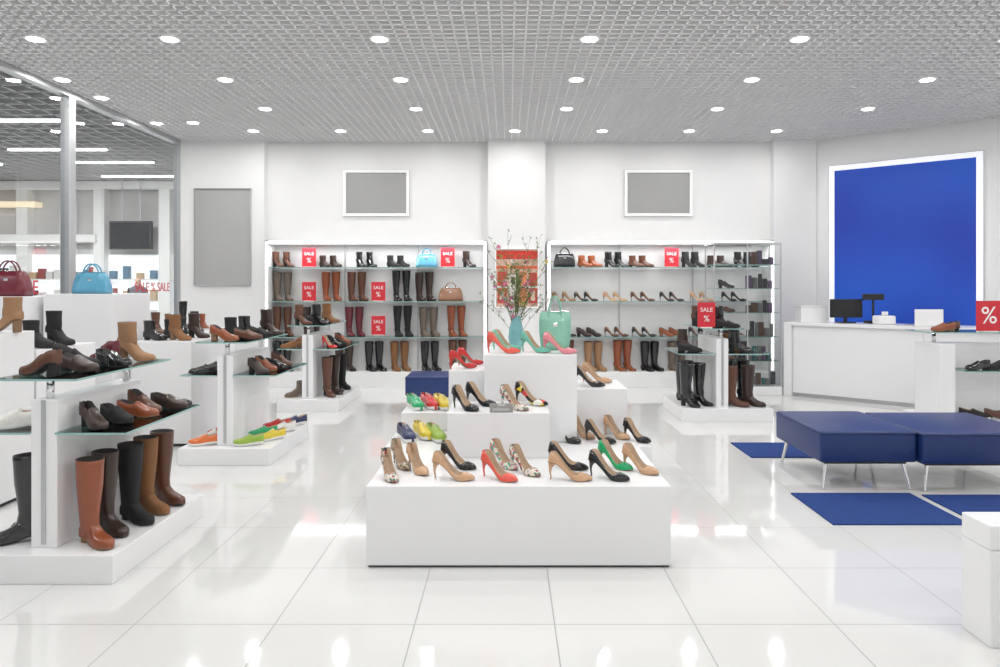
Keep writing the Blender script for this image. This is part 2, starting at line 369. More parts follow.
def shoe_mesh(kind,upper,lining,sole):
    key=(kind,upper.name,lining.name,sole.name)
    if key in SHOE: return SHOE[key]
    K=KIND[kind]; L=K['L'];hh=K['hh'];st=K['st'];t0=K['t0']
    v=[];f=[];mi=[]
    ts=sorted(set([0,.012,.03,.06,.1,.15,.2,.26,.32,.38,.44,.5,.56,.61,.66,.7,.75,.8,.85,.9,.94,.97,.99,1]+([t0-.004,t0+.004] if t0>0 else [])))
    isopen=[]
    n=16
    lean=.010 if K['heel']=='stil' else 0
    for t in ts:
        zs=hh*(1-sm(.10,.68,t))+.007*sm(.8,1,t)+st
        w=interp(K['W'],t)
        op=(t0>0 and .01<t<t0); isopen.append(op)
        r=interp(K['rim'],t)
        if op:
            half=[(0,-st),(.82*w,-st),(1.03*w,-st*.6),(w,0),(1.05*w,r*.5),(.93*w,r),(.93*w-.0030,r-.0005),(.72*w,.005),(0,.004)]
        else:
            c=interp(K['dome'],t) if (t0==0 or t>=t0) else r
            half=[(0,-st),(.82*w,-st),(1.03*w,-st*.6),(w,0),(1.03*w,c*.42),(.88*w,c*.74),(.62*w,c*.92),(.3*w,c*.985),(0,c)]
        ring=half+[(-a,b) for a,b in half[7:0:-1]]
        for a,b in ring: v.append((L*t-L/2+lean*(1-sm(0,.3,t))*max(0,b)/.05,a,zs+b))
    for i in range(len(ts)-1):
        for j in range(n):
            a=i*n+j;b=i*n+(j+1)%n
            f.append((a,b,b+n,a+n))
            seg=min(j,15-j)
            if seg<=2: mi.append(2)
            elif seg<=4: mi.append(0)
            else: mi.append(1 if (isopen[i] and isopen[i+1]) else 0)
    f.append(tuple(range(n-1,-1,-1))); mi.append(0)
    b=(len(ts)-1)*n; f.append(tuple(b+j for j in range(n))); mi.append(0)
    def loft(rings,m,cap=True,mfun=None,N=14):
        b0=len(v)
        for (z,cx,rx,ry) in rings:
            for j in range(N):
                a=2*math.pi*j/N; ca,sa=math.cos(a),math.sin(a)
                v.append((cx+rx*ca-L/2,ry*sa,z))
        for i in range(len(rings)-1):
            for j in range(N):
                a=b0+i*N+j;c=b0+i*N+(j+1)%N
                f.append((a,c,c+N,a+N)); mi.append(mfun(i) if mfun else m)
        if cap:
            f.append(tuple(b0+j for j in range(N-1,-1,-1))); mi.append(m)
            e=b0+(len(rings)-1)*N; f.append(tuple(e+j for j in range(N))); mi.append(m)
    h=K['heel']
    if h=='stil': loft([(0,.014,.0045,.0045),(.012,.014,.0045,.0045),(hh*.4,.010,.0055,.0055),(hh*.66,.012,.009,.009),(hh*.84,.019,.017,.015),(hh+st*.5,.027,.026,.022)],0)
    elif h=='block': loft([(0,.034,.026,.024),(.008,.034,.026,.024),(hh*.7,.033,.027,.024),(hh+st*.5,.036,.034,.027)],2)
    elif h=='low': loft([(0,.036,.034,.026),(hh+st*.4,.037,.035,.028)],2)
    if 'H' in K:
        H=K['H']; z0=hh+st
        if H<.3: R=[(z0+.002,.062,.058,.030),(z0+.03,.062,.061,.033),(z0+.06,.062,.059,.037),(z0+.09,.060,.055,.041),(H-.01,.059,.056,.045),(H,.059,.057,.046)]
        else: R=[(z0+.002,.066,.062,.032),(z0+.035,.068,.066,.035),(z0+.07,.068,.064,.040),(z0+.11,.065,.060,.044),(z0+.18,.067,.065,.050),(z0+.26,.070,.073,.058),(H-.02,.072,.078,.063),(H,.072,.079,.064)]
        k=len(R)
        R+=[(H+.001,R[-1][1],R[-1][2]-.004,R[-1][3]-.004),(H-.06,R[-1][1],R[-1][2]-.009,R[-1][3]-.009)]
        loft(R,1,True,lambda i:0 if i<k else 1,N=18)
    if kind=='sneaker':
        for q in range(4):
            t=.46+q*.05; x=L*t-L/2; c=interp(K['dome'],t)+hh*(1-sm(.10,.68,t))+st+.001
            b0=len(v); s=.018
            v.extend([(x-.003,-s,c-.006),(x+.003,-s,c-.007),(x+.003,s,c-.007),(x-.003,s,c-.006),(x-.003,0,c+.004),(x+.003,0,c+.003)])
            f.extend([(b0,b0+1,b0+5,b0+4),(b0+4,b0+5,b0+2,b0+3)]); mi.extend([2,2])
    me=bpy.data.meshes.new(kind+'_mesh'); me.from_pydata(v,[],f); me.update()
    for m in (upper,lining,sole): me.materials.append(m)
    for p,i in zip(me.polygons,mi): p.material_index=i; p.use_smooth=len(p.vertices)<=4
    SHOE[key]=me; return me
def leather(nm,c,r=.32,coat=.3): return mat(nm,c,r,coat=coat,var=.08,nscale=90,bump=.06)
U={
 'black':leather('black_patent',(.008,.008,.010),.15,.6),'blacks':leather('black_suede',(.015,.014,.015),.75,0),
 'nude':leather('nude_leather',(.60,.36,.21),.25,.4),'tan':leather('tan_suede',(.34,.19,.10),.7,0),
 'cognac':leather('cognac_leather',(.26,.065,.022),.33),'brown':leather('brown_leather',(.11,.040,.020),.4),'dbrown':leather('dark_brown_leather',(.035,.018,.013),.4),
 'camel':leather('camel_suede',(.24,.11,.045),.8,0),'red':leather('red_leather',(.60,.025,.025),.25,.5),'coral':leather('coral_leather',(.78,.11,.08),.25,.5),
 'green':leather('green_leather',(.01,.38,.14),.2,.5),'teal':leather('mint_leather',(.15,.50,.38),.3,.3),'white':leather('white_leather',(.75,.73,.70),.4),
 'yellow':leather('yellow_leather',(.72,.56,.05),.4),'lime':leather('lime_leather',(.30,.46,.06),.4),'orange':leather('orange_leather',(.70,.17,.04),.4),
 'burg':leather('burgundy_leather',(.13,.015,.025),.35),'grey':leather('taupe_suede',(.16,.125,.10),.8,0),'pink':leather('pink_leather',(.75,.25,.30),.3),'navy':leather('navy_shoe_leather',(.02,.03,.10),.4),
 'floral':patchmat('floral_print',[(.75,.66,.58),(.55,.08,.08),(.75,.68,.60),(.08,.25,.2),(.72,.62,.52),(.1,.1,.12)],85),
 'snake':patchmat('snake_print',[(.5,.4,.28),(.12,.09,.06),(.6,.5,.36),(.3,.22,.15)],130),
 'multi':patchmat('multi_print',[(.01,.01,.012),(.75,.6,.05),(.6,.04,.04),(.01,.01,.012),(.8,.78,.72)],38),
 'mflo':patchmat('green_floral',[(.7,.75,.65),(.05,.4,.25),(.75,.7,.62),(.6,.2,.25)],70),
}
LIN=leather('lining_beige',(.42,.29,.19),.6,0); LINB=leather('lining_dark',(.03,.025,.025),.7,0)
SOLB=mat('sole_black',(.012,.012,.012),.5,var=.1); SOLN=mat('sole_natural',(.24,.14,.075),.5,var=.1); SOLW=mat('sole_white',(.78,.78,.76),.5,var=.02)
NAME={'pump':'high_heel_shoe','flat':'ballet_flat','loafer':'loafer','midheel':'heeled_loafer','sneaker':'sneaker','bootie':'ankle_boot','lowboot':'ankle_boot','boot':'tall_boot','heelboot':'tall_heeled_boot'}
def shoe(kind,col,x,y,z,head=-40,sc=1.,parent=None,name=None):
    lin=LINB if (kind in('boot','heelboot','bootie','lowboot','loafer','midheel') ) else LIN
    sol={'sneaker':SOLW}.get(kind, SOLB if col in('black','blacks','dbrown','burg','brown','navy','multi') else SOLN)
    me=shoe_mesh(kind,U[col],lin,sol)
    o=bpy.data.objects.new(name or NAME[kind],me); o.location=(x,y,z+.0005); o.rotation_euler=(0,0,math.radians(head)); o.scale=(sc,)*3
    return link(o,parent)

# ------------------------------------------------------------------ SALE signs / bags
def sale_sign(x,y,z,w=.2,h=.27,parent=None,big=False):
    g=group('sale_sign',(x,y,z))
    box('foot',x-w*.3,x+w*.3,y-.03,y+.04,z,z+.008,M_signw,g)
    box('card',x-w/2,x+w/2,y-.004,y+.004,z+.008,z+.008+h,M_red,g)
    if big:
        text('percent','%',w*.95,(x,y-.0065,z+h*.52),(math.pi/2,0,0),M_signw,g)
    else:
        text('word','SALE',w*.34,(x,y-.0065,z+h*.72),(math.pi/2,0,0),M_signw,g)
        text('percent','%',w*.50,(x,y-.0065,z+h*.36),(math.pi/2,0,0),M_signw,g)
def handbag(x,y,z,w,h,d,m,rz=0,name='handbag',tote=False,hm=None):
    g=group(name,(x,y,z)); hm=hm or m
    k=.8 if not tote else 1.12
    bm=bmesh.new(); bmesh.ops.create_cube(bm,size=1)
    bmesh.ops.subdivide_edges(bm,edges=bm.edges[:],cuts=3,use_grid_fill=True)
    for v in bm.verts:
        u=v.co.z+.5; kk=1+(k-1)*u
        dd=1-.65*u
        bul=1+.12*math.sin(math.pi*u)
        v.co=Vector((v.co.x*w*kk*bul,v.co.y*d*dd*bul,u*h))
    bmesh.ops.bevel(bm,geom=[e for e in bm.edges if e.calc_face_angle(0)>1.0],offset=.008,segments=2,affect='EDGES')
    me=bpy.data.meshes.new('body'); bm.to_mesh(me); bm.free(); me.materials.append(m)
    for p in me.polygons: p.use_smooth=True
    o=bpy.data.objects.new('body',me); o.location=(x,y,z); o.rotation_euler=(0,0,rz); link(o,g)
    ca,sa=math.cos(rz),math.sin(rz); L=[]
    hw=w*.24; hh=h*.55
    for s in(-1,1):
        pts=[]
        for i in range(13):
            a=math.pi*i/12; lx=-hw*math.cos(a); ly=s*d*.17; lz=h*.86+hh*math.sin(a)
            pts.append((x+lx*ca-ly*sa,y+lx*sa+ly*ca,z+lz))
        L.append(pts)
    tubes('handles',L,.007,hm,g)
    box('clasp',x-.018,x+.018,y-d*.36,y-d*.24,z+h*.62,z+h*.72,M_chrome,g,.003)
    tubes('top_zip',[[(x-w*k*.46*ca,y-w*k*.46*sa,z+h+.002),(x+w*k*.46*ca,y+w*k*.46*sa,z+h+.002)]],.005,M_chrome,g)
B_blue=leather('sky_blue_bag',(.10,.34,.50),.35); B_brn=leather('brown_bag',(.27,.13,.07),.4); B_blk=leather('black_bag',(.010,.010,.012),.3)
B_mint=leather('mint_bag',(.24,.52,.40),.4); B_burg=leather('burgundy_bag',(.15,.012,.025),.35)

# ------------------------------------------------------------------ central tiered display
g=group('tiered_display_stand',(.05,4.4,0))
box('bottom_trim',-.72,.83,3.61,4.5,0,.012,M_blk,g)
box('lower_tier',-.73,.84,3.6,4.5,.012,.42,M_white,g,.004)
box('lower_tier_rear',-.79,.93,4.501,5.5,0,.418,M_white,g,.004)
box('middle_tier',-.365,.25,4.19,4.62,.42,.69,M_white,g,.004)
box('upper_tier',-.158,.455,4.621,5.25,.42,.995,M_white,g,.004)
box('left_step',-.40,-.16,4.72,5.2,.42,.88,M_white,g,.004)
box('left_low_step',-.76,-.42,4.98,5.4,.42,.55,M_white,g,.004)
box('right_step',.457,.83,4.87,5.35,.42,.735,M_white,g,.004)
Z1=.42
for k,c,x,y,h in [('pump','floral',-.635,3.75,-66),('pump','snake',-.61,3.99,-60),('pump','nude',-.50,3.88,-58),
    ('pump','nude',-.29,3.73,-14),('pump','black',-.28,3.97,-30),
    ('pump','coral',-.045,3.73,-36),('pump','mflo',-.02,3.99,-50),('pump','floral',.095,3.85,-48),
    ('pump','nude',.33,3.72,-12),('pump','black',.34,3.95,-22),
    ('pump','black',.54,3.74,-32),('pump','green',.61,3.97,-45),('pump','nude',.735,3.88,-45)]:
    shoe(k,c,x,y,Z1,h)
for k,c,x,y,h in [('pump','black',.40,4.64,-50),('pump','nude',.51,4.78,-50),('pump','black',.61,4.62,-35),('pump','nude',.74,4.76,-50),('pump','black',.86,4.66,-50)]:
    shoe(k,c,x,y,Z1,h,.97)
for k,c,x,y,z,h in [('pump','black',-.26,4.30,.69,-45),('pump','black',-.17,4.46,.69,-32),('pump','floral',.04,4.32,.69,-45),('pump','multi',.15,4.48,.69,-30)]:
    shoe(k,c,x,y,z,h)
for k,c,x,y,h in [('pump','coral',-.03,4.75,-15),('pump','teal',-.01,4.97,-30),('pump','teal',.19,4.80,-35),('pump','pink',.35,4.72,-18)]:
    shoe(k,c,x,y,.995,h)
for k,c,x,y,h in [('pump','red',-.31,4.84,30),('pump','red',-.27,5.06,30)]: shoe(k,c,x,y,.88,h,.9)
for k,c,x,y,h in [('pump','black',.58,5.0,-25),('pump','nude',.66,5.2,-25)]: shoe(k,c,x,y,.735,h)
for c,x,y,z in [('navy',-.68,4.68,Z1),('yellow',-.58,4.76,Z1),('lime',-.48,4.68,Z1),('green',-.68,5.14,.55),('red',-.58,5.17,.55),('yellow',-.48,5.14,.55)]:
    shoe('sneaker',c,x,y,z,-62,.95)
g=group('collection_plaque',(-.04,4.21,.69)); box('plate',-.11,.03,4.2,4.21,.69,.745,M_silver,g,.002); text('plaque_text','new\ncollection',.026,(-.04,4.198,.724),(math.pi/2,0,0),M_signw,g)
handbag(.335,5.0,.995,.19,.27,.10,B_mint,0,'tote_bag',True)

g=group('flower_vase',(.06,5.16,.995))
def lathe(name,prof,x,y,z,m,parent,N=24):
    v=[];f=[]
    for r,h in prof:
        for j in range(N): a=2*math.pi*j/N; v.append((r*math.cos(a),r*math.sin(a),h))
    for i in range(len(prof)-1):
        for j in range(N): f.append((i*N+j,i*N+(j+1)%N,(i+1)*N+(j+1)%N,(i+1)*N+j))
    f.append(tuple(range(N-1,-1,-1)))
    return mesh(name,v,f,[m],parent=parent,loc=(x,y,z),smooth=True)
M_vase=mat('aqua_glazed_vase',(.22,.48,.52),.12,coat=.5,var=.15,nscale=12)
lathe('vase',[(.035,0),(.05,.02),(.058,.08),(.05,.15),(.035,.2),(.038,.23),(.034,.23),(.03,.19)],.06,5.16,.995,M_vase,g)
M_stem=mat('branch_bark',(.13,.13,.05),.8,var=.3); M_leaf=mat('leaf_green',(.13,.24,.05),.6,var=.3,nscale=20)
M_pk=mat('petal_pink',(.72,.22,.40),.5,var=.2,nscale=20); M_wt=mat('petal_white',(.82,.76,.74),.5,var=.05,nscale=20); M_yl=mat('petal_yellow',(.72,.55,.15),.5,var=.2,nscale=20)
lines=[];tips=[]
rnd=random.Random(3)
for i in range(30):
    a=rnd.uniform(0,6.28); sp=rnd.uniform(.05,.42); top=rnd.uniform(.35,.88)
    p0=(.06+rnd.uniform(-.015,.015),5.16+rnd.uniform(-.015,.015),1.02)
    pts=[]
    for k in range(9):
        u=k/8; pts.append((p0[0]+math.cos(a)*sp*u**1.4+rnd.uniform(-.008,.008)*u,p0[1]+math.sin(a)*sp*.6*u**1.6,p0[2]+top*u-.12*sp*u**3))
    lines.append(pts); tips+= [(pts[q],a,q/8) for q in (4,5,6,7,8)]
    for q in (4,5,6,7):
        b=a+rnd.uniform(-1.5,1.5); b0=pts[q]; l=rnd.uniform(.05,.13)
        tw=[b0,(b0[0]+math.cos(b)*l*.5,b0[1]+math.sin(b)*l*.4,b0[2]+l*.5),(b0[0]+math.cos(b)*l,b0[1]+math.sin(b)*l*.7,b0[2]+l*1.1)]
        lines.append(tw); tips.append((tw[2],b,1)); tips.append((tw[1],b,.8))
tubes('branches',lines,.0019,M_stem,g,.4)
v=[];f=[];mi=[]
def leafq(c,dx,s,w,m):
    n=Vector(dx).normalized(); side=n.cross(Vector((rnd.uniform(-1,1),rnd.uniform(-1,1),rnd.uniform(-1,1)))).normalized()
    c=Vector(c); b=len(v); up=n.cross(side)*s*.12
    for p in (c,c+n*s*.5+side*w+up,c+n*s,c+n*s*.5-side*w+up,c+n*s*.5-up*.5): v.append(tuple(p))
    f.extend([(b,b+1,b+4),(b+1,b+2,b+4),(b+2,b+3,b+4),(b+3,b,b+4)]); mi.extend([m]*4)
for (p,a,u) in tips:
    for q in range(3): leafq(p,(rnd.uniform(-1,1),rnd.uniform(-1,1),rnd.uniform(-.3,1)),rnd.uniform(.014,.028),.0035,0)
sel=[t for t in tips if t[2]>.6]
for i in range(40):
    c=rnd.choice(sel)[0]; m=rnd.choice([1,1,2,1,3])
    if c[2]>1.72 and rnd.random()<.7: continue
    for q in range(6):
        b=q*1.05; leafq(c,(math.cos(b),rnd.uniform(-.6,0),math.sin(b)),.020,.008,m)
mesh('blossoms_and_leaves',v,f,[M_leaf,M_pk,M_wt,M_yl],mi,parent=g)

# ------------------------------------------------------------------ gondola displays
def gondola(x0,x1,y0,y1,name='glass_shelf_gondola',low=.71,top=.985,sides=(True,True)):
    g=group(name,((x0+x1)/2,(y0+y1)/2,0)); cx=(x0+x1)/2-.03
    box('base',x0,x1,y0,y1,0,.14,M_white,g,.004)
    sy0=y0+.1; sy1=y1-.1
    box('spine_panel',cx-.065,cx+.065,sy0,sy1,.14,.88,M_white,g,.004)
    for i,y in enumerate((sy0+.05,sy1-.05)):
        cyl('post_%d'%(i+1),cx,y,.88,top,.018,M_chrome,g); cyl('flange_%d'%(i+1),cx,y,top-.01,top,.04,M_chrome,g)
    box('front_channel',cx-.01,cx+.01,sy0-.008,sy0,.16,.88,M_alu,g)
    box('top_glass',cx-.21,cx+.21,y0+.02,y1-.02,top,top+.01,M_glass,g,edge=M_gedge)
    if sides[0]: box('left_glass',x0-.02,cx-.066,sy0-.02,sy1+.02,low,low+.01,M_glass,g,edge=M_gedge)
    if sides[1]: box('right_glass',cx+.066,x1+.02,sy0-.02,sy1+.02,low,low+.01,M_glass,g,edge=M_gedge)
    for i,y in enumerate((sy0+.12,sy1-.12)):
        for s,e in ((-1,x0+.05),(1,x1-.05)):
            a,b=sorted((cx+s*.066,e)); box('bracket_%d_%d'%(i,s),a,b,y-.006,y+.006,low-.018,low-.001,M_chrome,g)
    return cx
GT=.9955; GL=.7205; GB=.1405
cx=gondola(-2.66,-1.92,3.40,4.40)
for k,c,x,y,h in [('midheel','brown',-2.38,3.56,165),('loafer','dbrown',-2.28,3.72,-20),('midheel','blacks',-2.40,3.90,10),('loafer','black',-2.24,3.98,-25),('midheel','burg',-2.40,4.16,150),('bootie','tan',-2.25,4.24,-10)]:
    shoe(k,c,x,y,GT,h,1.0)
for k,c,x,y,h in [('midheel','dbrown',-2.13,3.60,-35),('loafer','blacks',-2.10,3.76,-30),('loafer','cognac',-2.07,3.92,-10),('midheel','brown',-2.10,4.05,-20),('loafer','dbrown',-2.02,4.18,-15),('flat','black',-2.04,4.29,-15)]:
    shoe(k,c,x,y,GL,h,.95)
for k,c,x,y,h in [('boot','cognac',-2.08,3.54,-32),('boot','dbrown',-2.10,3.71,-32),('boot','blacks',-2.06,3.89,-30),('boot','camel',-2.06,4.06,-28),('boot','brown',-2.05,4.23,-28)]:
    shoe(k,c,x,y,GB,h,.97)
for k,c,x,y,h in [('boot','black',-2.52,3.58,-150),('boot','black',-2.52,3.78,-150),('boot','brown',-2.52,4.0,-150)]: shoe(k,c,x,y,GB,h,1.0)
for k,c,x,y,h in [('sneaker','white',-2.53,3.6,-160),('sneaker','white',-2.53,3.75,-160),('sneaker','grey',-2.54,3.95,-160)]: shoe(k,c,x,y,GL,h,.95)

cx=gondola(-2.66,-1.92,5.64,6.72)
for k,c,x,y,h in [('midheel','cognac',-2.34,5.78,-5),('loafer','brown',-2.2,5.94,-15),('lowboot','blacks',-2.36,6.10,-20),('loafer','blacks',-2.2,6.22,-20),('lowboot','black',-2.34,6.36,-20),('bootie','dbrown',-2.2,6.52,-20)]: shoe(k,c,x,y,GT,h,1)
for k,c,x,y,h in [('midheel','dbrown',-2.08,5.84,-30),('midheel','cognac',-2.08,6.02,-25),('loafer','black',-2.06,6.2,-25),('midheel','brown',-2.06,6.38,-25),
                  ('loafer','black',-2.53,5.84,-160),('loafer','dbrown',-2.53,6.05,-160),('loafer','black',-2.53,6.25,-160)]: shoe(k,c,x,y,GL,h,.95)
for k,c,x,y,h in [('sneaker','lime',-2.13,5.75,-160),('sneaker','yellow',-2.01,5.95,-140),('sneaker','green',-2.13,6.09,-165),('sneaker','white',-2.02,6.27,-140),('sneaker','red',-2.12,6.42,-165),('sneaker','navy',-2.01,6.58,-145),
                  ('sneaker','orange',-2.5,5.76,-165),('sneaker','white',-2.50,5.93,-145),('sneaker','red',-2.50,6.12,-165),('sneaker','coral',-2.5,6.3,-150)]: shoe(k,c,x,y,GB,h,.9)

cx=gondola(-2.66,-1.95,8.05,9.25)
for k,c,x,y,h in [('bootie','brown',-2.40,8.2,-25),('bootie','black',-2.24,8.35,-25),('loafer','blacks',-2.36,8.55,-20),('bootie','camel',-2.2,8.7,-20),('loafer','black',-2.34,8.95,-20)]: shoe(k,c,x,y,GT,h,1)
for k,c,x,y,h in [('loafer','camel',-2.55,8.25,-150),('midheel','cognac',-2.55,8.45,-150),('pump','red',-2.1,8.25,-30),('midheel','black',-2.1,8.45,-30),('loafer','blacks',-2.1,8.65,-30),('midheel','cognac',-2.1,8.9,-30)]: shoe(k,c,x,y,GL,h,1)
for k,c,x,y,h in [('heelboot','brown',-2.12,8.3,-50),('heelboot','dbrown',-2.08,8.5,-50),('boot','black',-2.12,8.7,-50),('boot','blacks',-2.08,8.9,-50),('lowboot','grey',-2.52,8.3,-140),('boot','black',-2.52,8.6,-130)]: shoe(k,c,x,y,GB,h,1)

cx=gondola(1.86,2.83,7.46,8.4)
sale_sign(2.16,7.62,GT,.19,.27)
for k,c,x,y,h in [('loafer','blacks',2.40,7.62,-30),('lowboot','blacks',2.22,7.85,-30),('bootie','black',2.44,7.92,-30),('bootie','brown',2.25,8.15,-30)]: shoe(k,c,x,y,GT,h,.95)
for k,c,x,y,h in [('loafer','blacks',2.02,7.75,-30),('bootie','dbrown',2.05,7.98,-30),('bootie','black',2.55,7.68,-30),('bootie','blacks',2.62,7.92,-30),('lowboot','camel',2.62,8.12,-30)]: shoe(k,c,x,y,GL,h,1)
for k,c,x,y,h in [('heelboot','black',1.98,7.60,-50),('heelboot','black',2.14,7.68,-50),('boot','black',2.02,7.95,-60),('boot','dbrown',2.12,8.1,-60),('boot','brown',2.49,7.62,-35),('boot','dbrown',2.68,7.64,-45),('heelboot','black',2.54,7.93,-50),('heelboot','black',2.72,7.96,-50),('boot','brown',2.56,8.2,-60)]: shoe(k,c,x,y,GB,h,1)

g=group('glass_shelf_gondola',(4.75,6.95,0))
box('base',4.2,5.4,6.75,7.45,0,.14,M_white,g,.004)
box('spine_panel',4.40,5.3,7.05,7.17,.14,.88,M_white,g,.004)
box('end_panel',4.24,4.399,6.88,7.3,.14,.88,M_white,g,.004)
for i,x in enumerate((4.32,5.2)): cyl('post_%d'%i,x,7.1,.88,.985,.018,M_chrome,g)
box('top_glass',4.15,5.4,6.88,7.32,.985,.995,M_glass,g,edge=M_gedge)
box('lower_glass',4.401,5.4,6.72,7.04,.62,.63,M_glass,g,edge=M_gedge)
for k,c,x,y,z,h in [('loafer','cognac',4.36,7.02,GT,-170),('loafer','brown',4.5,7.14,GT,-160),('loafer','black',4.60,6.86,.63,-170),('loafer','blacks',4.84,6.90,.63,-170),('loafer','black',5.07,6.88,.63,-170),('sneaker','blacks',4.6,6.9,.14,-30),('loafer','brown',4.85,6.9,.14,-30),('loafer','black',5.1,6.9,.14,-30)]: shoe(k,c,x,y,z,h,1)
sale_sign(4.78,6.96,GT,.25,.30,big=True)

# ------------------------------------------------------------------ back shelving units
def shelf_unit(name,x0,x1,divs,levels):
    g=group(name,((x0+x1)/2,10.2,0)); y0,y1=9.98,10.34
    box('plinth',x0,x1,y0,y1,0,.22,M_shelfw,g,.003)
    box('back_panel',x0,x1,y1-.02,y1,.22,2.1,M_shelfw,g)
    box('left_side',x0,x0+.05,y0,y1-.02,.22,2.1,M_shelfw,g,.003); box('right_side',x1-.05,x1,y0,y1-.02,.22,2.1,M_shelfw,g,.003)
    box('header',x0,x1,y0,y1-.02,2.04,2.1,M_shelfw,g,.003)
    box('led_top',x0+.01,x1-.01,y0-.008,y0-.001,2.055,2.085,M_led,g)
    box('led_left',x0+.012,x0+.038,y0-.008,y0-.001,.25,2.05,M_led,g); box('led_right',x1-.038,x1-.012,y0-.008,y0-.001,.25,2.05,M_led,g)
    for i,d in enumerate(divs): box('divider_%d'%(i+1),d-.008,d+.008,y1-.04,y1-.021,.22,2.04,M_alu,g)
    for i,z in enumerate(levels): box('glass_shelf_%d'%(i+1),x0+.05,x1-.05,y0+.01,y1-.042,z-.010,z,M_glass,g,edge=M_gedge)
    l=bpy.data.lights.new('shelf_led','AREA'); l.shape='RECTANGLE'; l.size=x1-x0-.2; l.size_y=.03; l.energy=12
    o=bpy.data.objects.new('shelf_led_lamp',l); o.location=((x0+x1)/2,10.03,2.035); link(o,g)
    return g
LV=[.72,1.23,1.72]
shelf_unit('shoe_shelving_unit',-3.47,-.30,[-2.4,-1.33],LV)
shelf_unit('shoe_shelving_unit',.56,3.80,[1.64,2.72],LV)
def row(name,z,items,y=10.13):
    g=group(name,(items[0][2],y,z))
    for k,c,x,h in items:
        shoe(k,c,x,y,z,h,.96,g)
        if not k.startswith('S'): shoe(k,c,x+.145,y+.02,z,h,.96,g)
T='boot';Hb='heelboot';Lb='lowboot';Bo='bootie'
row('row_of_ankle_boots',1.72,[(Bo,'brown',-3.32,-35),(Lb,'dbrown',-2.64,-40),(Bo,'black',-2.12,-45),(Lb,'blacks',-1.66,-40),(Bo,'cognac',-.60+.0,-40)][:4])
row('row_of_tall_boots',1.23,[(T,'grey',-3.32,-55),(T,'cognac',-2.62,-60),(T,'brown',-2.24,-55),(Hb,'black',-1.60,-60),(T,'dbrown',-1.26,-60),])
row('row_of_tall_boots',.72,[(T,'brown',-3.32,-55),(T,'dbrown',-2.90,-60),(T,'burg',-2.28,-60),(Hb,'blacks',-1.58,-60),(T,'grey',-1.20,-60),(Hb,'cognac',-.80,-60)])
row('row_of_tall_boots',.22,[(T,'black',-3.32,-55),(T,'grey',-2.90,-60),(T,'dbrown',-2.42,-55),(T,'black',-1.98,-50),(T,'camel',-1.62,-60),(T,'black',-1.18,-60),(Hb,'brown',-.78,-60)])
sale_sign(-2.87,10.1,1.72,.2,.27); sale_sign(-.87,10.1,1.72,.2,.27); sale_sign(-2.87,10.1,1.23,.2,.27); sale_sign(-1.87,10.1,1.23,.2,.27); sale_sign(-1.87,10.1,.74,.2,.27)
shoe(Bo,'dbrown',-.56,10.13,1.72,-40)
handbag(-1.18,10.15,1.72,.30,.19,.13,B_blue,0); handbag(-.83,10.15,1.23,.34,.19,.13,B_brn,0); handbag(.82,10.15,1.72,.3,.20,.13,B_blk,0)
row('row_of_ankle_boots',1.72,[(Lb,'cognac',1.12,-40),(Bo,'black',1.50,-40),(Lb,'brown',1.86,-40),(Bo,'blacks',2.62,-40),(Lb,'dbrown',3.0,-40),(Bo,'black',3.38,-40)])
row('row_of_high_heels',1.23,[('pump','tan',.74,-30),('pump','black',1.06,-30),('pump','nude',1.48,-30),('pump','brown',1.88,-30),('pump','black',2.3,-30),('pump','nude',2.74,-30),('pump','blacks',3.2,-30)])
row('row_of_high_heels',.72,[('pump','black',.74,-30),('midheel','dbrown',1.10,-30),('pump','brown',1.50,-30),('pump','black',1.90,-30),('midheel','cognac',2.30,-30),('pump','black',2.72,-30),('midheel','burg',3.16,-30)])
row('row_of_tall_boots',.22,[(Hb,'brown',.78,-50),(T,'tan',1.20,-60),(Hb,'cognac',1.62,-55),(T,'black',2.02,-60),(T,'grey',2.42,-60),(Hb,'camel',2.84,-60),(T,'black',3.3,-60)])
sale_sign(2.36,10.1,1.72,.2,.27)

g=group('glass_display_cabinet',(3.2,9.5,0))
x0,x1,y0,y1=2.72,3.62,9.25,9.68
box('base',x0,x1,y0,y1,0,.12,M_white,g,.004); box('top_cap',x0,x1,y0,y1,2.0,2.03,M_alu,g,.004)
for i,(a,b) in enumerate([(x0,y0),(x1-.02,y0),(x0,y1-.02),(x1-.02,y1-.02),((x0+x1)/2-.01,y0)]): box('post_%d'%i,a,a+.015,b,b+.015,.12,2.0,M_alu,g)
mesh('front_glass',[(x0+.02,y0+.01,.12),(x1-.02,y0+.01,.12),(x1-.02,y0+.01,2),(x0+.02,y0+.01,2)],[(0,1,2,3)],[M_glass],parent=g)
for i in range(5):
    z=.45+i*.32; box('shelf_%d'%i,x0+.02,x1-.02,y0+.03,y1-.02,z,z+.008,M_glass,g,edge=M_gedge)
goods=[mat('good_teal',(.04,.17,.18),.4,var=.1),mat('good_purple',(.13,.08,.17),.4,var=.1),mat('good_brown',(.12,.05,.03),.4,var=.1),mat('good_grey',(.2,.2,.2),.4,var=.1),mat('good_dark',(.03,.035,.045),.4,var=.1)]
r=random.Random(2); gg=group('boxed_shoe_care_goods',(3.4,9.5,0))
for i in range(-1,5):
    z=.128 if i<0 else .459+i*.32
    x=3.20
    while x<3.53:
        w=r.uniform(.03,.07); hh=r.uniform(.06,.2); box('item',x,x+w,9.38,9.38+w,z,z+hh,r.choice(goods),gg,.004); x+=w+.015
for i in range(4):
    z=.459+i*.32; shoe(['loafer','midheel'][i%2],'black' if i%2 else 'brown',2.95,9.46,z,-30,.9,gg,name='shoe_pair')

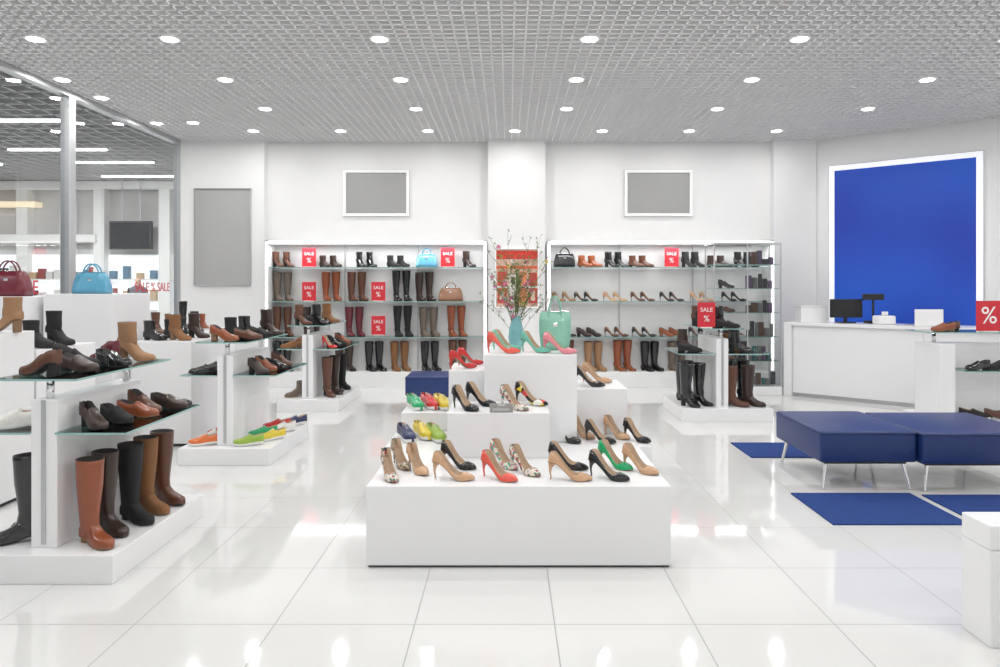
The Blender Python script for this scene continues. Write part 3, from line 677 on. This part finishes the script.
# ------------------------------------------------------------------ cash counter
g=group('cash_counter',(4.4,8.8,0))
A=Vector((3.66,9.28)); Bp=Vector((5.9,7.42)); d=(Bp-A).normalized(); n=Vector((d.y,-d.x)); n=-n if n.y<0 else n
ca=math.atan2(d.y,d.x)
def cbox(nm,s0,s1,o0,o1,z0,z1,m,bev=.004,parent=None):
    c=A+d*(s0+s1)/2+n*(o0+o1)/2; w=(s1-s0)/2;t=(o1-o0)/2
    return box(nm,c.x-w,c.x+w,c.y-t,c.y+t,z0,z1,m,parent or g,bev,rotz=ca)
Lc=(Bp-A).length
cbox('toe_kick',.03,Lc-.03,.05,.55,0,.05,M_alu,0)
cbox('left_end',0,.10,-.02,.6,0,.97,M_white)
cbox('front_panel_1',.102,Lc*.55,.02,.55,.05,.93,M_white,.002); cbox('front_panel_2',Lc*.55+.002,Lc,.02,.55,.05,.93,M_white,.002)
cbox('counter_top',.102,Lc,-.02,.62,.931,.97,M_white)
CT=.971
def cloc(s,o): c=A+d*s+n*o; return c.x,c.y
def monitor(s,o,z,w=.34,h=.24,ry=0):
    x,y=cloc(s,o); gm=group('checkout_monitor',(x,y,z))
    box('foot',x-.1,x+.1,y-.08,y+.08,z,z+.015,M_dark,gm,.004); box('neck',x-.02,x+.02,y-.01,y+.02,z+.015,z+.12,M_dark,gm,.003)
    box('screen',x-w/2,x+w/2,y-.03,y-.005,z+.07,z+.07+h,M_dark,gm,.008); box('stand_back',x-.06,x+.06,y-.005,y+.02,z+.1,z+.2,M_dark,gm,.003)
monitor(.68,.3,CT,.42,.24)
x,y=cloc(.98,.42); gm=group('customer_display',(x,y,CT)); cyl('pole',x,y,CT+.03,1.30,.014,M_dark,gm); box('base',x-.09,x+.09,y-.07,y+.07,CT,CT+.035,M_dark,gm,.006); box('head',x-.13,x+.13,y-.03,y+.03,1.27,1.35,M_dark,gm,.01)
x,y=cloc(1.14,.25); gm=group('receipt_printer',(x,y,CT)); box('body',x-.1,x+.1,y-.1,y+.1,CT,CT+.11,M_signw,gm,.02,segs=4); box('paper_slot',x-.05,x+.05,y-.03,y-.01,CT+.108,CT+.113,M_dark,gm); box('paper',x-.04,x+.04,y-.021,y-.019,CT+.11,CT+.16,M_signw,gm)
x,y=cloc(1.62,.2); gm=group('open_laptop',(x,y,CT)); box('keyboard_deck',x-.17,x+.17,y-.02,y+.2,CT,CT+.015,M_alu,gm,.004)
box('lid',x-.17,x+.17,y-.034,y-.022,CT+.002,CT+.20,M_signw,gm,.004)
x,y=cloc(.25,.3); gm=group('storage_box',(x,y,CT)); box('box',x-.17,x+.17,y-.1,y+.1,CT,CT+.19,M_signw,gm,.003); box('lid',x-.175,x+.175,y-.105,y+.105,CT+.191,CT+.215,M_white,gm,.002)

# ------------------------------------------------------------------ ottomans, rugs, bench
def ottoman(x0,x1,y0,y1,zb=.2,zt=.42,nm='ottoman_bench'):
    g=group(nm,((x0+x1)/2,(y0+y1)/2,0))
    box('seat',x0,x1,y0,y1,zb,zt,M_ott,g,.018,segs=4)
    e=.001; z=zt-.016
    L=[[(x0-e,y0-e,z),(x1+e,y0-e,z),(x1+e,y1+e,z),(x0-e,y1+e,z),(x0-e,y0-e,z)]]
    tubes('piping',L,.003,M_seam,g)
    box('under_frame',x0+.05,x1-.05,y0+.05,y1-.05,zb-.02,zb,M_dark,g)
    L=[]
    for sx,xx in((-1,x0+.07),(1,x1-.07)):
        for sy,yy in((-1,y0+.07),(1,y1-.07)): L.append([(xx,yy,zb-.01),(xx+sx*.035,yy+sy*.035,.006)])
    tubes('legs',L,.016,M_chrome,g,.6)
ottoman(2.21,2.895,4.95,5.78); ottoman(2.905,3.75,4.90,5.72)
ottoman(-1.17,-.62,7.95,8.5)
box('blue_rug',1.97,2.8,4.24,4.88,0,.01,M_rug,bev=.003); box('blue_rug',2.86,3.75,4.24,4.84,0,.01,M_rug,bev=.003); box('blue_rug',2.05,2.9,5.9,6.45,0,.01,M_rug,bev=.003)
g=group('white_side_table',(2.35,2.9,0))
box('top_slab',1.93,2.8,2.80,2.98,.39,.49,M_white,g,.005); box('left_leg_panel',1.93,2.0,2.80,2.98,0,.389,M_white,g,.004); box('right_leg_panel',2.73,2.8,2.80,2.98,0,.389,M_white,g,.004); box('rear_panel',2.001,2.729,2.93,2.96,0,.389,M_white,g)

# ------------------------------------------------------------------ left window display plinths
def plinth(nm,x0,x1,y0,y1,h):
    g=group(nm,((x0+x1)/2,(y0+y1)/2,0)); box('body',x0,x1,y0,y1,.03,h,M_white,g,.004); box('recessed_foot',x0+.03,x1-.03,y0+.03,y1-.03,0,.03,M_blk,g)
plinth('display_plinth',-4.05,-3.45,6.1,6.75,1.38); handbag(-3.74,6.3,1.38,.30,.19,.14,B_blue,0)
plinth('display_plinth',-4.72,-4.10,5.9,6.6,1.36); handbag(-4.38,6.15,1.36,.34,.22,.15,B_burg,0)
plinth('display_plinth',-4.45,-3.3,4.9,5.6,1.0)
for k,c,x,y,h in [('lowboot','blacks',-3.42,5.1,-20),('bootie','blacks',-3.42,5.35,-20),('midheel','dbrown',-3.75,5.1,-10),('loafer','burg',-3.7,5.35,-10)]: shoe(k,c,x,y,1.0,h,1.1)
plinth('display_plinth',-3.95,-3.3,4.5,4.88,1.14); shoe('bootie','tan',-3.38,4.68,1.14,-170,1.0)
plinth('display_plinth',-3.4,-2.85,6.3,6.9,.95)
for k,c,x,y,h in [('lowboot','black',-3.25,6.45,-20),('bootie','camel',-3.02,6.45,-20),('lowboot','blacks',-3.18,6.7,-20),('bootie','dbrown',-2.98,6.75,-20)]: shoe(k,c,x,y,.95,h)
plinth('display_plinth',-4.2,-3.45,7.6,8.3,.92)
for k,c,x,y,h in [('lowboot','black',-3.6,7.8,-40),('bootie','black',-3.6,8.1,-40),('bootie','brown',-3.9,7.8,-40)]: shoe(k,c,x,y,.92,h)
plinth('display_plinth',-4.55,-3.7,8.9,9.5,.9)
for k,c,x,y,h in [('boot','black',-4.2,9.1,-40),('bootie','camel',-4.4,9.1,-40),('bootie','cognac',-3.95,9.1,-40)]: shoe(k,c,x,y,.9,h,.8)

# ------------------------------------------------------------------ world, camera
w=bpy.data.worlds.new('World'); S.world=w; w.use_nodes=True
w.node_tree.nodes['Background'].inputs[0].default_value=(.9,.95,1,1); w.node_tree.nodes['Background'].inputs[1].default_value=.5
cam=bpy.data.cameras.new('Camera'); cam.sensor_width=36; cam.lens=25.2; cam.shift_y=-.0475; cam.shift_x=-.008; cam.clip_end=100; cam.clip_start=.05
co=bpy.data.objects.new('Camera',cam); co.location=(0,0,CAMZ); co.rotation_euler=(math.pi/2,0,0); COL.objects.link(co); S.camera=co
S.view_settings.view_transform='Standard'
S.view_settings.exposure=0
